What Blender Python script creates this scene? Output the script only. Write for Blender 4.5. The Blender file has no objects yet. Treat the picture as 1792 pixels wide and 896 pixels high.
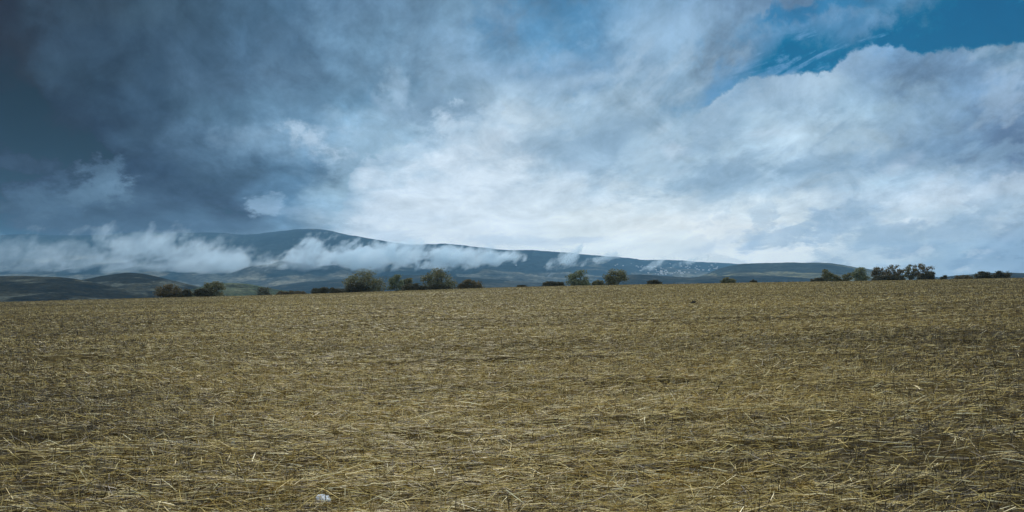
import bpy, math, random
import numpy as np

# ------------------------------------------------------------------ camera, world, sun, exposure
scene = bpy.context.scene
COL = scene.collection
F = 30.0 / 36.0 * 1792.0          # focal length in photo pixels
PITCH = math.radians(1.8)
EYE = 1.4
YH = 448 + F * math.tan(PITCH)    # photo row of eye level (about 495)

cam_d = bpy.data.cameras.new("camera")
cam = bpy.data.objects.new("camera", cam_d)
COL.objects.link(cam)
cam_d.lens = 30.0
cam_d.sensor_width = 36.0
cam_d.clip_start = 0.05
cam_d.clip_end = 40000.0
cam.location = (0, 0, EYE)
cam.rotation_euler = (math.radians(90) + PITCH, 0, 0)
scene.camera = cam

scene.view_settings.view_transform = 'Standard'
scene.view_settings.look = 'None'
scene.view_settings.gamma = 1.0
scene.view_settings.exposure = 0.0
scene.view_settings.use_curve_mapping = False
scene.cycles.use_denoising = True
scene.cycles.denoising_prefilter = 'ACCURATE'
scene.cycles.max_bounces = 6
scene.cycles.diffuse_bounces = 3
scene.cycles.volume_bounces = 5
scene.cycles.volume_step_rate = 1.0
scene.cycles.volume_max_steps = 512
scene.cycles.transparent_max_bounces = 16

SUN_EL, SUN_AZ = math.radians(42), math.radians(-8)      # azimuth from +Y towards +X
sun_d = bpy.data.lights.new("sun", 'SUN')
sun_d.energy = 2.4
sun_d.angle = math.radians(10)
sun_d.color = (1.0, 0.96, 0.90)
sun = bpy.data.objects.new("sun", sun_d)
COL.objects.link(sun)
sun.rotation_euler = (math.radians(90) - SUN_EL, 0, math.pi - SUN_AZ)
sun.location = (0, 0, 50)

HAZE = 6.5e-5                      # density of the air, per metre
HAZE_R, HAZE_TOP = 9500.0, 440.0
HAZE_COL = (0.168, 0.400, 0.660)   # what a long path of that air adds up to (used to offset the low sky)


def lin(r, g=None, b=None):
    if g is None:
        r, g, b = r
    def f(c):
        c /= 255.0
        return c / 12.92 if c <= 0.04045 else ((c + 0.055) / 1.055) ** 2.4
    return (f(r), f(g), f(b))


class NT:
    """thin helper over a node tree"""
    def __init__(self, tree):
        self.t = tree
        tree.nodes.clear()
    def new(self, kind, **kw):
        n = self.t.nodes.new(kind)
        for k, v in kw.items():
            setattr(n, k, v)
        return n
    def put(self, sock, v):
        if isinstance(v, bpy.types.NodeSocket):
            self.t.links.new(v, sock)
        elif isinstance(v, (tuple, list)):
            v = tuple(v)
            if len(sock.default_value) == 4 and len(v) == 3:
                v = v + (1.0,)
            sock.default_value = v
        else:
            sock.default_value = v
    def m(self, op, a, b=0.0, c=0.0, clamp=False):
        n = self.new('ShaderNodeMath', operation=op, use_clamp=clamp)
        for i, v in enumerate((a, b, c)):
            self.put(n.inputs[i], v)
        return n.outputs[0]
    def vec(self, x, y, z=0.0):
        n = self.new('ShaderNodeCombineXYZ')
        for i, v in enumerate((x, y, z)):
            self.put(n.inputs[i], v)
        return n.outputs[0]
    def sep(self, v):
        n = self.new('ShaderNodeSeparateXYZ')
        self.put(n.inputs[0], v)
        return n.outputs
    def vmul(self, v, s):
        n = self.new('ShaderNodeVectorMath', operation='MULTIPLY')
        self.put(n.inputs[0], v)
        self.put(n.inputs[1], s)
        return n.outputs[0]
    def vadd(self, v, s):
        n = self.new('ShaderNodeVectorMath', operation='ADD')
        self.put(n.inputs[0], v)
        self.put(n.inputs[1], s)
        return n.outputs[0]
    def noise(self, v, scale=1.0, detail=6.0, rough=0.55, dist=0.0, lac=2.0):
        n = self.new('ShaderNodeTexNoise')
        n.inputs['Scale'].default_value = scale
        n.inputs['Detail'].default_value = detail
        n.inputs['Roughness'].default_value = rough
        n.inputs['Lacunarity'].default_value = lac
        n.inputs['Distortion'].default_value = dist
        self.put(n.inputs['Vector'], v)
        return n
    def smooth(self, v, a, b, lo=0.0, hi=1.0, kind='SMOOTHSTEP'):
        n = self.new('ShaderNodeMapRange', interpolation_type=kind)
        for k, x in (('Value', v), ('From Min', a), ('From Max', b), ('To Min', lo), ('To Max', hi)):
            self.put(n.inputs[k], x)
        return n.outputs[0]
    def mix(self, fac, a, b, blend='MIX'):
        n = self.new('ShaderNodeMix', data_type='RGBA', blend_type=blend)
        self.put(n.inputs[0], fac)
        self.put(n.inputs[6], a)
        self.put(n.inputs[7], b)
        return n.outputs[2]
    def ramp(self, fac, stops, interp='LINEAR'):
        n = self.new('ShaderNodeValToRGB')
        cr = n.color_ramp
        cr.interpolation = interp
        while len(cr.elements) > 1:
            cr.elements.remove(cr.elements[-1])
        cr.elements[0].position = stops[0][0]
        cr.elements[0].color = tuple(stops[0][1]) + (1.0,)
        for p, c in stops[1:]:
            e = cr.elements.new(p)
            e.color = tuple(c) + (1.0,)
        self.put(n.inputs[0], fac)
        return n.outputs[0]
    def curve(self, x, pts, x0, x1, y0, y1):
        """piecewise curve y(x) through pts, both ranges mapped into 0..1 for the node"""
        n = self.new('ShaderNodeFloatCurve')
        cu = n.mapping.curves[0]
        P = [((a - x0) / (x1 - x0), (b - y0) / (y1 - y0)) for a, b in pts]
        while len(cu.points) > 2:
            cu.points.remove(cu.points[1])
        cu.points[0].location = P[0]
        cu.points[-1].location = P[-1]
        for p in P[1:-1]:
            cu.points.new(*p)
        n.mapping.use_clip = False
        n.mapping.update()
        self.put(n.inputs['Value'], self.smooth(x, x0, x1, 0, 1, 'LINEAR'))
        return self.m('MULTIPLY_ADD', n.outputs[0], y1 - y0, y0)


# ------------------------------------------------------------------ sky
world = bpy.data.worlds.new("World")
scene.world = world
world.use_nodes = True
world.cycles.sampling_method = 'MANUAL'
world.cycles.sample_map_resolution = 512


def build_sky():
    n = NT(world.node_tree)
    tc = n.new('ShaderNodeTexCoord').outputs['Generated']
    nx, ny, nz = n.sep(tc)
    yy = n.m('MAXIMUM', ny, 0.22)
    # tangent-plane sky coordinates, hundreds of photo pixels: SX to the right, SY up from eye level
    SX = n.m('MULTIPLY_ADD', n.m('DIVIDE', nx, yy), F / 100, 8.96)
    SY = n.m('MULTIPLY', n.m('DIVIDE', nz, yy), F / 100)
    SYp = n.m('MAXIMUM', SY, -0.3)
    LY = n.m('MULTIPLY', n.m('LOGARITHM', n.m('ADD', SYp, 1.2), math.e), 3.2)     # finer layers near the horizon
    base = n.vec(n.m('MULTIPLY', SX, 0.62), LY, 0.0)
    # tilt the cloud grain: rising to the right on the right half, falling on the left
    tilt = n.smooth(SX, 3.0, 13.0, 0.22, -0.30, 'LINEAR')
    grain = n.vec(n.m('MULTIPLY', SX, 0.45), n.m('MULTIPLY_ADD', n.m('SUBTRACT', SX, 8.0), tilt, LY), 3.7)
    w1 = n.sep(n.noise(base, 0.55, 3, 0.5).outputs['Color'])
    w2 = n.sep(n.noise(n.vadd(base, (7.3, 1.1, 5.0)), 2.2, 7, 0.6).outputs['Color'])
    wx = n.m('ADD', n.m('MULTIPLY', n.m('SUBTRACT', w1[0], 0.5), 2.2), n.m('MULTIPLY', n.m('SUBTRACT', w2[0], 0.5), 2.0))
    wy = n.m('ADD', n.m('MULTIPLY', n.m('SUBTRACT', w1[1], 0.5), 1.3), n.m('MULTIPLY', n.m('SUBTRACT', w2[1], 0.5), 1.2))
    wfade = n.smooth(SY, 0.0, 1.6, 0.35, 1.0)
    X = n.m('MULTIPLY_ADD', wx, wfade, SX)
    Y = n.m('MULTIPLY_ADD', wy, wfade, SY)

    xs = [0, 128, 256, 384, 512, 640, 768, 896, 1024, 1152, 1280, 1408, 1536, 1664, 1792]
    rows = [
        (-60, [(46, 58, 74), (56, 78, 98), (62, 88, 110), (68, 95, 118), (80, 113, 142), (104, 140, 172), (108, 142, 172), (100, 136, 166), (96, 136, 168), (112, 148, 182), (110, 146, 182), (105, 142, 178), (80, 138, 178), (60, 125, 168), (70, 120, 158)]),
        (0, [(48, 62, 80), (58, 80, 100), (64, 90, 112), (68, 96, 120), (80, 115, 145), (108, 145, 178), (112, 148, 178), (104, 140, 172), (92, 138, 175), (122, 160, 194), (118, 154, 190), (112, 150, 188), (90, 142, 182), (90, 140, 180), (80, 130, 168)]),
        (60, [(46, 60, 76), (55, 78, 100), (62, 88, 112), (66, 94, 119), (84, 118, 148), (112, 150, 182), (124, 160, 192), (112, 152, 186), (96, 145, 184), (138, 173, 204), (126, 162, 196), (112, 156, 196), (115, 156, 196), (112, 152, 186), (112, 152, 186)]),
        (120, [(44, 58, 72), (54, 77, 98), (62, 89, 114), (76, 105, 131), (94, 128, 158), (112, 150, 182), (128, 162, 192), (136, 170, 202), (120, 157, 192), (134, 168, 198), (128, 162, 194), (120, 158, 196), (118, 154, 190), (118, 154, 190), (120, 155, 190)]),
        (180, [(42, 56, 70), (50, 72, 94), (60, 87, 112), (80, 112, 138), (98, 134, 164), (110, 150, 182), (128, 162, 190), (152, 183, 210), (154, 184, 210), (146, 178, 205), (146, 178, 204), (156, 186, 212), (150, 182, 208), (125, 160, 194), (118, 152, 188)]),
        (230, [(44, 62, 82), (48, 70, 93), (64, 91, 116), (92, 126, 156), (125, 162, 194), (142, 177, 206), (160, 191, 217), (182, 206, 227), (154, 184, 209), (156, 186, 211), (162, 191, 215), (170, 197, 219), (158, 187, 211), (128, 160, 190), (104, 136, 172)]),
        (300, [(47, 68, 92), (52, 75, 100), (60, 87, 114), (72, 102, 128), (90, 128, 160), (150, 185, 212), (200, 221, 238), (200, 220, 238), (170, 199, 224), (168, 198, 223), (166, 196, 221), (160, 190, 217), (165, 195, 220), (160, 190, 217), (140, 172, 204)]),
        (350, [(70, 99, 126), (78, 109, 136), (70, 99, 126), (70, 99, 127), (92, 130, 162), (146, 181, 209), (196, 217, 236), (200, 220, 238), (197, 218, 237), (200, 221, 238), (204, 224, 240), (200, 221, 238), (185, 209, 231), (185, 209, 231), (175, 202, 226)]),
        (400, [(74, 104, 132), (78, 110, 138), (78, 110, 138), (86, 120, 150), (114, 152, 184), (168, 196, 220), (196, 218, 236), (203, 223, 240), (210, 228, 242), (216, 231, 243), (216, 231, 244), (206, 225, 240), (178, 205, 228), (170, 199, 224), (142, 174, 205)]),
        (440, [(78, 110, 138), (82, 116, 144), (86, 120, 150), (100, 136, 166), (140, 174, 204), (180, 206, 228), (198, 219, 237), (203, 223, 240), (206, 225, 241), (208, 227, 242), (212, 229, 243), (212, 229, 243), (184, 209, 230), (152, 185, 213), (124, 158, 192)]),
        (490, [(84, 117, 147), (88, 122, 152), (92, 128, 158), (105, 142, 172), (150, 182, 210), (185, 209, 230), (198, 219, 237), (203, 223, 240), (205, 224, 240), (206, 225, 241), (208, 227, 242), (200, 221, 238), (166, 196, 221), (148, 181, 210), (132, 166, 198)]),
    ]
    def tone(k):
        r_, g_, b_ = lin(k)
        f = min(1.0, max(0.0, (k[1] - 110) / 60))
        return (r_ * (1 + 0.01 * f), g_, b_ * (1 - 0.03 * f))
    tx = n.smooth(X, -1.0, 18.92, 0, 1, 'LINEAR')
    c = None
    for i, (py, cs) in enumerate(rows):
        r = n.ramp(tx, [((x / 100 + 1.0) / 19.92, tone(k)) for x, k in zip(xs, cs)], 'B_SPLINE' if i == 0 else 'EASE')
        h = (YH - py) / 100
        if c is None:
            c = r
        else:
            c = n.mix(n.smooth(Y, hp, h, 0, 1), c, r)
        hp = h

    # soft shading inside the cloud decks
    d1 = n.noise(n.vadd(grain, (0, 0, 1.0)), 0.9, 9, 0.58, 0.25).outputs['Fac']
    d2 = n.noise(n.vadd(base, (3.0, 9.0, 2.0)), 2.6, 8, 0.62, 0.4).outputs['Fac']
    lowfade = n.smooth(SY, 0.4, 1.6, 0.35, 1.0)
    left = n.smooth(SX, 2.5, 7.0, 0.55, 1.0)
    amp = n.m('MULTIPLY', lowfade, left)
    g = n.m('ADD', n.m('MULTIPLY', n.m('SUBTRACT', d1, 0.5), 1.5), n.m('MULTIPLY', n.m('SUBTRACT', d2, 0.5), 0.9))
    g = n.m('MULTIPLY_ADD', g, n.m('MULTIPLY', amp, n.smooth(n.sep(c)[1], 0.30, 0.72, 1.0, 0.30)), 1.0)
    g = n.m('MINIMUM', n.m('MAXIMUM', g, 0.55), 1.45)
    c = n.mix(1.0, c, n.vec(g, g, g), 'MULTIPLY')

    e1 = n.m('MULTIPLY', n.m('SUBTRACT', n.noise(n.vadd(base, (11, 4, 8)), 1.7, 9, 0.62, 0.3).outputs['Fac'], 0.5), 2.4)   # ragged edges
    e2 = n.m('MULTIPLY', n.m('SUBTRACT', n.noise(n.vadd(base, (1, 14, 3)), 4.5, 8, 0.66).outputs['Fac'], 0.5), 2.4)

    def blob(px, py, rx, ry, rot, col, strength, soft=0.5, rag=0.9):
        soft, strength = min(soft * 1.5, 0.95), strength * 0.85
        nonlocal c
        a = math.radians(rot)
        dx = n.m('ADD', SX, -px / 100)
        dy = n.m('ADD', SY, -(YH - py) / 100)
        u = n.m('MULTIPLY_ADD', dx, math.cos(a) / (rx / 100), n.m('MULTIPLY', dy, math.sin(a) / (rx / 100)))
        v = n.m('MULTIPLY_ADD', dy, math.cos(a) / (ry / 100), n.m('MULTIPLY', dx, -math.sin(a) / (ry / 100)))
        d = n.m('SQRT', n.m('ADD', n.m('MULTIPLY', u, u), n.m('MULTIPLY', v, v)))
        d = n.m('MULTIPLY_ADD', e1, rag * 2.2, n.m('MULTIPLY_ADD', e2, rag * 1.3, d))
        mk = n.m('MULTIPLY', n.smooth(d, 1 - soft, 1 + soft, 1, 0), strength)
        c = n.mix(mk, c, lin(col))

    # blue showing thinly through the deck, upper middle
    blob(950, 45, 80, 55, -20, (78, 138, 182), 0.65, 0.7, 1.2)
    blob(1045, 40, 40, 60, 10, (84, 142, 186), 0.45, 0.7, 1.2)
    blob(1140, 60, 90, 38, 15, (140, 175, 206), 0.6, 0.6, 1.1)
    # bright bank in the middle with a ragged upper left edge
    up = n.curve(SX, [(5.0, 0.3), (5.9, 1.15), (6.2, 1.9), (6.6, 2.3), (7.2, 2.65), (7.7, 3.0), (8.3, 3.12), (9.0, 2.9), (9.6, 2.2), (10.4, 1.6)], 5.0, 10.4, 0.0, 4.0)
    q = n.m('SUBTRACT', up, SY)
    q = n.m('MULTIPLY_ADD', e1, 0.75, n.m('MULTIPLY_ADD', e2, 0.5, q))
    mk = n.m('MULTIPLY', n.smooth(q, -0.05, 0.16), n.m('MULTIPLY', n.smooth(SX, 5.7, 6.3), n.smooth(X, 7.9, 10.2, 1, 0)))
    inner = n.ramp(n.m('MULTIPLY_ADD', n.m('SUBTRACT', d2, 0.5), 1.3, n.m('MULTIPLY_ADD', q, 0.34, 0.22)), [(0.0, lin(146, 179, 208)), (0.30, lin(172, 200, 223)), (0.62, lin(200, 220, 238)), (0.95, lin(208, 226, 241))])
    c = n.mix(n.m('MULTIPLY', mk, 0.85), c, inner)
    # separate cloudlets
    blob(760, 178, 72, 34, -4, (124, 157, 186), 0.75, 0.28, 0.8)
    blob(692, 148, 22, 30, -20, (165, 195, 220), 0.6, 0.45, 0.8)
    blob(612, 283, 30, 32, 15, (146, 180, 207), 0.8, 0.35, 0.9)
    blob(450, 232, 70, 16, 8, (135, 168, 196), 0.6, 0.6, 0.9)
    blob(545, 243, 62, 16, -24, (186, 210, 231), 0.85, 0.55, 1.1)
    blob(520, 222, 60, 13, -6, (172, 200, 224), 0.7, 0.6, 1.1)
    blob(470, 358, 24, 17, 10, (134, 168, 197), 0.9, 0.25, 0.8)
    blob(505, 368, 42, 8, 0, (140, 172, 200), 0.6, 0.5, 0.9)
    blob(184, 306, 36, 24, 30, (94, 127, 155), 0.9, 0.45, 1.1)
    blob(150, 345, 62, 20, 22, (102, 136, 164), 1.0, 0.5, 1.0)
    blob(40, 358, 120, 24, 0, (84, 116, 143), 0.9, 0.6, 0.9)
    blob(22, 282, 52, 20, -10, (70, 98, 124), 0.7, 0.45, 1.0)
    blob(300, 395, 200, 10, 0, (90, 124, 154), 0.45, 0.8, 0.8)
    blob(995, 142, 130, 10, 8, (170, 199, 223), 0.6, 0.6, 0.9)
    blob(1040, 255, 120, 34, 10, (148, 180, 206), 0.85, 0.6, 0.9)
    blob(1180, 262, 20, 12, 0, (192, 214, 233), 0.7, 0.5, 0.9)
    blob(1010, 295, 26, 14, 10, (192, 214, 233), 0.6, 0.5, 0.9)
    blob(1250, 320, 130, 17, 6, (150, 182, 207), 1.0, 0.6, 0.9)
    blob(1440, 285, 160, 15, 5, (140, 173, 200), 0.95, 0.7, 0.9)
    blob(1505, 305, 48, 32, 55, (150, 182, 208), 0.95, 0.5, 0.9)
    blob(1585, 284, 28, 10, 25, (198, 219, 237), 0.8, 0.5, 0.9)
    blob(1345, 232, 36, 9, 6, (190, 213, 233), 0.6, 0.6, 1.0)
    blob(1690, 262, 130, 24, 8, (104, 142, 178), 0.7, 0.7, 0.8)
    blob(1785, 246, 50, 24, 6, (92, 118, 150), 0.75, 0.7, 0.8)
    blob(1680, 332, 150, 20, 4, (200, 220, 238), 0.75, 0.6, 0.8)
    blob(1470, 392, 75, 24, 24, (160, 190, 216), 1.1, 0.4, 0.9)
    blob(1318, 424, 26, 14, 30, (172, 200, 225), 1.1, 0.4, 0.9)
    blob(1245, 432, 50, 10, 20, (188, 211, 232), 0.7, 0.5, 0.9)
    blob(1365, 420, 24, 14, 50, (190, 213, 233), 0.6, 0.5, 0.9)
    blob(1598, 392, 34, 12, 0, (216, 231, 244), 0.85, 0.4, 0.9)
    blob(1645, 395, 30, 14, -20, (208, 226, 241), 0.6, 0.5, 0.9)
    blob(1610, 436, 50, 9, 6, (128, 162, 194), 0.75, 0.5, 0.9)
    blob(1720, 440, 70, 12, 25, (118, 154, 188), 0.7, 0.5, 0.8)
    blob(1760, 420, 60, 6, 35, (160, 190, 217), 0.7, 0.6, 0.6)
    blob(1750, 470, 60, 6, 5, (160, 190, 217), 0.5, 0.6, 0.6)
    blob(1545, 418, 120, 16, 12, (160, 190, 214), 0.7, 0.6, 1.1)
    blob(1700, 395, 90, 18, 10, (146, 178, 206), 0.7, 0.6, 1.0)
    blob(885, 418, 45, 9, 0, (178, 204, 227), 0.7, 0.4, 0.9)
    blob(1020, 420, 40, 6, 4, (184, 208, 230), 0.8, 0.4, 0.9)
    blob(960, 424, 32, 7, 0, (190, 213, 233), 0.7, 0.4, 0.9)
    blob(690, 415, 40, 8, -10, (178, 204, 227), 0.7, 0.4, 0.9)
    blob(1335, 118, 120, 20, 27, (84, 142, 184), 0.85, 0.6, 0.9)
    blob(1420, 60, 110, 26, 8, (70, 134, 178), 0.75, 0.6, 1.1)
    # broken layers across the right half, and clumps low on the right
    b1 = n.noise(n.vadd(grain, (3, 7, 4)), 1.25, 10, 0.62, 0.3).outputs['Fac']
    reg = n.m('MULTIPLY', n.smooth(SX, 8.3, 10.0), n.m('MULTIPLY', n.smooth(SY, 1.1, 1.9), n.smooth(SY, 4.6, 3.9)))
    c = n.mix(n.m('MULTIPLY', n.m('MULTIPLY', n.smooth(b1, 0.50, 0.60), reg), 0.50), c, lin(138, 171, 199))
    c = n.mix(n.m('MULTIPLY', n.m('MULTIPLY', n.smooth(b1, 0.47, 0.36), reg), 0.26), c, lin(188, 210, 228))
    b2 = n.noise(n.vadd(n.vec(n.m('MULTIPLY_ADD', SY, -0.5, SX), n.m('MULTIPLY', LY, 1.1), 0.0), (1, 3, 12)), 1.15, 10, 0.62, 0.2).outputs['Fac']
    reg = n.m('MULTIPLY', n.m('MULTIPLY', n.smooth(SX, 11.2, 14.2), n.smooth(SY, 0.0, 0.15)), n.smooth(SY, 1.9, 1.1))
    c = n.mix(n.m('MULTIPLY', n.m('MULTIPLY', n.smooth(b2, 0.47, 0.55), reg), 0.62), c, lin(146, 179, 207))
    c = n.mix(n.m('MULTIPLY', n.m('MULTIPLY', n.smooth(b2, 0.45, 0.33), reg), 0.35), c, lin(206, 223, 236))
    # open blue sky, upper right, between a ragged upper deck and a crisp cumulus top
    lo = n.curve(SX, [(11.9, 2.75), (12.3, 3.05), (12.65, 3.3), (13.2, 3.58), (14.0, 3.68), (14.55, 3.72), (14.75, 3.92), (15.0, 4.08), (15.3, 4.17), (15.8, 4.13), (16.1, 3.98), (16.6, 4.07), (17.2, 4.07), (17.92, 4.2), (20.0, 4.3)], 11.9, 20.0, 2.5, 5.0)
    hi = n.curve(SX, [(11.9, 2.95), (12.35, 3.45), (13.0, 3.95), (13.6, 4.40), (14.0, 4.72), (14.6, 4.62), (15.2, 4.62), (15.8, 4.85), (16.3, 5.15), (16.8, 5.5), (20.0, 6.6)], 11.9, 20.0, 2.5, 7.0)
    qa = n.m('SUBTRACT', SY, n.m('MULTIPLY_ADD', e1, -0.16, n.m('MULTIPLY_ADD', e2, -0.22, lo)))
    qb = n.m('SUBTRACT', n.m('MULTIPLY_ADD', e1, 0.8, n.m('MULTIPLY_ADD', e2, 0.35, hi)), SY)
    streak = n.noise(n.vec(n.m('MULTIPLY', SX, 0.8), n.m('MULTIPLY_ADD', SX, -1.2, n.m('MULTIPLY', SY, 3.2)), 2.0), 1.0, 9, 0.62, 0.5).outputs['Fac']
    thin = n.m('MULTIPLY', n.smooth(SX, 12.6, 15.6, 0.0, 0.26), 1.0)
    wisp = n.smooth(n.m('SUBTRACT', n.m('MULTIPLY_ADD', e2, 0.22, streak), thin), 0.34, 0.54)
    sky = n.new('ShaderNodeTexSky', sky_type='NISHITA', sun_disc=False, sun_elevation=SUN_EL, sun_rotation=SUN_AZ, altitude=300.0, air_density=1.0, dust_density=0.6, ozone_density=1.4)
    blue = n.mix(1.0, sky.outputs[0], (0.003, 0.285, 0.405), 'MULTIPLY')
    blue = n.vmul(blue, (0.1, 0.1, 0.1))
    hole = n.m('MULTIPLY', n.smooth(qa, -0.03, 0.09), n.smooth(qb, -0.12, 0.62))
    hole = n.m('MULTIPLY', hole, n.smooth(SX, 12.0, 12.5))
    wcol = n.mix(n.smooth(SX, 13, 17), lin(100, 152, 196), lin(84, 142, 186))
    veil = n.mix(n.m('MULTIPLY', wisp, 0.95), blue, wcol)
    c = n.mix(hole, c, veil)
    # a second, thinner streak of blue above the hole
    st = n.m('MULTIPLY', n.smooth(SX, 12.9, 13.6), n.smooth(SX, 14.8, 16.2, 1, 0))
    sy = n.m('SUBTRACT', SY, n.m('MULTIPLY_ADD', n.m('SUBTRACT', SX, 14.0), 0.22, 4.72))
    sy = n.m('MULTIPLY_ADD', e1, 0.7, sy)
    st = n.m('MULTIPLY', st, n.smooth(n.m('ABSOLUTE', sy), 0.02, 0.2, 1, 0))
    c = n.mix(n.m('MULTIPLY', st, 0.8), c, lin(46, 124, 172))
    # lit crown of the cumulus just below the hole
    rim = n.m('MULTIPLY', n.smooth(qa, -0.75, -0.03), n.smooth(qa, -0.02, 0.03, 1, 0))
    rim = n.m('MULTIPLY', rim, n.m('MULTIPLY', n.smooth(SX, 12.0, 12.6), n.smooth(SX, 14.2, 15.6, 1, 0)))
    c = n.mix(n.m('MULTIPLY', rim, 0.45), c, lin(176, 202, 224))

    # grain of the whole deck
    d3 = n.noise(n.vadd(grain, (5, 2, 9)), 3.4, 9, 0.62, 0.5).outputs['Fac']
    d4 = n.noise(n.vadd(base, (8, 1, 6)), 1.5, 10, 0.68, 0.6).outputs['Fac']
    k = n.m('MULTIPLY_ADD', n.m('SUBTRACT', d3, 0.5), 0.45, n.m('MULTIPLY_ADD', n.m('SUBTRACT', d4, 0.5), 0.85, 1.0))
    k = n.m('MULTIPLY_ADD', n.m('SUBTRACT', k, 1.0), n.m('MULTIPLY', lowfade, n.m('SUBTRACT', 1.0, n.m('MULTIPLY', hole, 0.8))), 1.0)
    c = n.mix(1.0, c, n.vec(n.m('POWER', k, 1.15), k, n.m('POWER', k, 0.9)), 'MULTIPLY')

    # the part of the sky the photograph does not show: a pale broken deck overhead and behind
    over = n.noise(tc, 2.2, 6, 0.55).outputs['Fac']
    oc = n.mix(n.smooth(over, 0.35, 0.65), (0.42, 0.60, 0.80), (0.76, 0.91, 1.06))
    front = n.m('MULTIPLY', n.smooth(ny, 0.55, 0.80), n.smooth(nz, 0.62, 0.40))
    c = n.mix(front, oc, c)

    # the haze box dims what lies beyond it and adds its own light: the true sky is that much different
    path = n.m('DIVIDE', HAZE_TOP, n.m('MAXIMUM', nz, 0.02))
    path = n.m('MINIMUM', path, HAZE_R)
    T = n.m('POWER', math.e, n.m('MULTIPLY', path, -HAZE))
    one = n.m('SUBTRACT', 1.0, T)
    c = n.vadd(c, n.vmul(n.vec(one, one, one), tuple(-v for v in HAZE_COL)))
    inv = n.m('DIVIDE', 10.0, T)                    # x10: the Background strength below is 0.1
    c = n.vmul(c, n.vec(inv, inv, inv))
    r_, g_, b_ = n.sep(c)
    c = n.vec(n.m('MAXIMUM', r_, 0.02), n.m('MAXIMUM', g_, 0.03), n.m('MAXIMUM', b_, 0.04))
    bg = n.new('ShaderNodeBackground')
    n.put(bg.inputs['Color'], c)
    bg.inputs['Strength'].default_value = 0.1
    out = n.new('ShaderNodeOutputWorld')
    n.t.links.new(bg.outputs[0], out.inputs['Surface'])


build_sky()

# ------------------------------------------------------------------ helpers
RNG = np.random.default_rng(11)
random.seed(5)


def pix_dir(px, py):
    u, v = (px - 896) / F, (448 - py) / F
    cp, sp = math.cos(PITCH), math.sin(PITCH)
    return (u, cp - v * sp, sp + v * cp)


def pix_at(px, py, D):
    """point on the ray of photo pixel (px, py) whose ground distance along +Y is D"""
    x, y, z = pix_dir(px, py)
    k = D / y
    return (x * k, D, EYE + z * k)


def hash2(ix, iy, seed):
    h = (ix.astype(np.int64) * 374761393 + iy.astype(np.int64) * 668265263 + seed * 974634777) & 0xFFFFFFFF
    h = ((h ^ (h >> 13)) * 1274126177) & 0xFFFFFFFF
    return ((h ^ (h >> 16)) & 0xFFFFFF) / float(0xFFFFFF)


def vnoise(x, y, seed=0):
    ix, iy = np.floor(x), np.floor(y)
    fx, fy = x - ix, y - iy
    fx = fx * fx * fx * (fx * (fx * 6 - 15) + 10)
    fy = fy * fy * fy * (fy * (fy * 6 - 15) + 10)
    a, b = hash2(ix, iy, seed), hash2(ix + 1, iy, seed)
    c, d = hash2(ix, iy + 1, seed), hash2(ix + 1, iy + 1, seed)
    return (a + (b - a) * fx) * (1 - fy) + (c + (d - c) * fx) * fy


def fbm(x, y, octaves=4, seed=0, gain=0.5):
    t, a, s = 0.0, 1.0, 0.0
    for o in range(octaves):
        t = t + a * vnoise(x * 2 ** o, y * 2 ** o, seed + o * 17)
        s += a
        a *= gain
    return t / s


def sstep(x, a, b):
    t = np.clip((x - a) / (b - a), 0, 1)
    return t * t * (3 - 2 * t)


SLOPE = 0.0236


def ground_z(x, y, micro=True):
    x, y = np.asarray(x, float), np.asarray(y, float)
    d = np.hypot(x, y)
    az = np.degrees(np.arctan2(x, np.maximum(y, 1e-3)))
    zs = SLOPE * x * (1 - sstep(d, 380, 1400))
    crest = 168.0
    z = zs + 0.42 * np.exp(-((az - 2) / 13.0) ** 2) * sstep(d, 60, 170)
    dd = np.clip(d - crest, 0, None)
    drop = np.where(dd < 260, 1.7e-4 * dd ** 2, 1.7e-4 * 260 ** 2 + 2 * 1.7e-4 * 260 * (dd - 260))
    drop = 46 * (1 - np.exp(-drop / 46))
    z = z - drop
    z = z + (fbm(x / 26, y / 26, 3, 5) - 0.5) * 0.35 * sstep(d, 12, 40)
    if micro:
        nf = 1 - sstep(d, 40, 120)
        z = z + nf * ((fbm(x / 1.5, y / 0.42, 3, 41) - 0.5) * 0.10 + (fbm(x / 5.0 + y * 0.1, y / 0.8, 2, 63) - 0.5) * 0.16 + (fbm(x / 0.22, y / 0.2, 2, 77) - 0.5) * 0.06)
    return z


def mesh_obj(name, verts, faces, mats=(), parent=None, smooth=False, fmat=None):
    me = bpy.data.meshes.new(name)
    verts = np.asarray(verts, np.float32)
    if isinstance(faces, np.ndarray):
        k = faces.shape[1]
        me.vertices.add(len(verts))
        me.vertices.foreach_set('co', verts.ravel())
        me.loops.add(faces.size)
        me.loops.foreach_set('vertex_index', faces.astype(np.int32).ravel())
        me.polygons.add(len(faces))
        me.polygons.foreach_set('loop_start', np.arange(0, faces.size, k, dtype=np.int32))
        me.update(calc_edges=True)
    else:
        me.from_pydata([tuple(map(float, v)) for v in verts], [], faces)
    for m in (mats if isinstance(mats, (list, tuple)) else [mats]):
        me.materials.append(m)
    if fmat is not None:
        me.polygons.foreach_set('material_index', np.asarray(fmat, np.int32))
    me.polygons.foreach_set('use_smooth', np.full(len(me.polygons), smooth))
    me.update()
    o = bpy.data.objects.new(name, me)
    COL.objects.link(o)
    if parent is not None:
        o.parent = parent
    return o


def tag(o, label=None, cat=None, group=None, kind=None):
    for k, v in (('label', label), ('category', cat), ('group', group), ('kind', kind)):
        if v:
            o[k] = v
    return o


def empty(name, loc):
    o = bpy.data.objects.new(name, None)
    o.empty_display_size = 0.2
    o.location = loc
    COL.objects.link(o)
    return o


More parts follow.
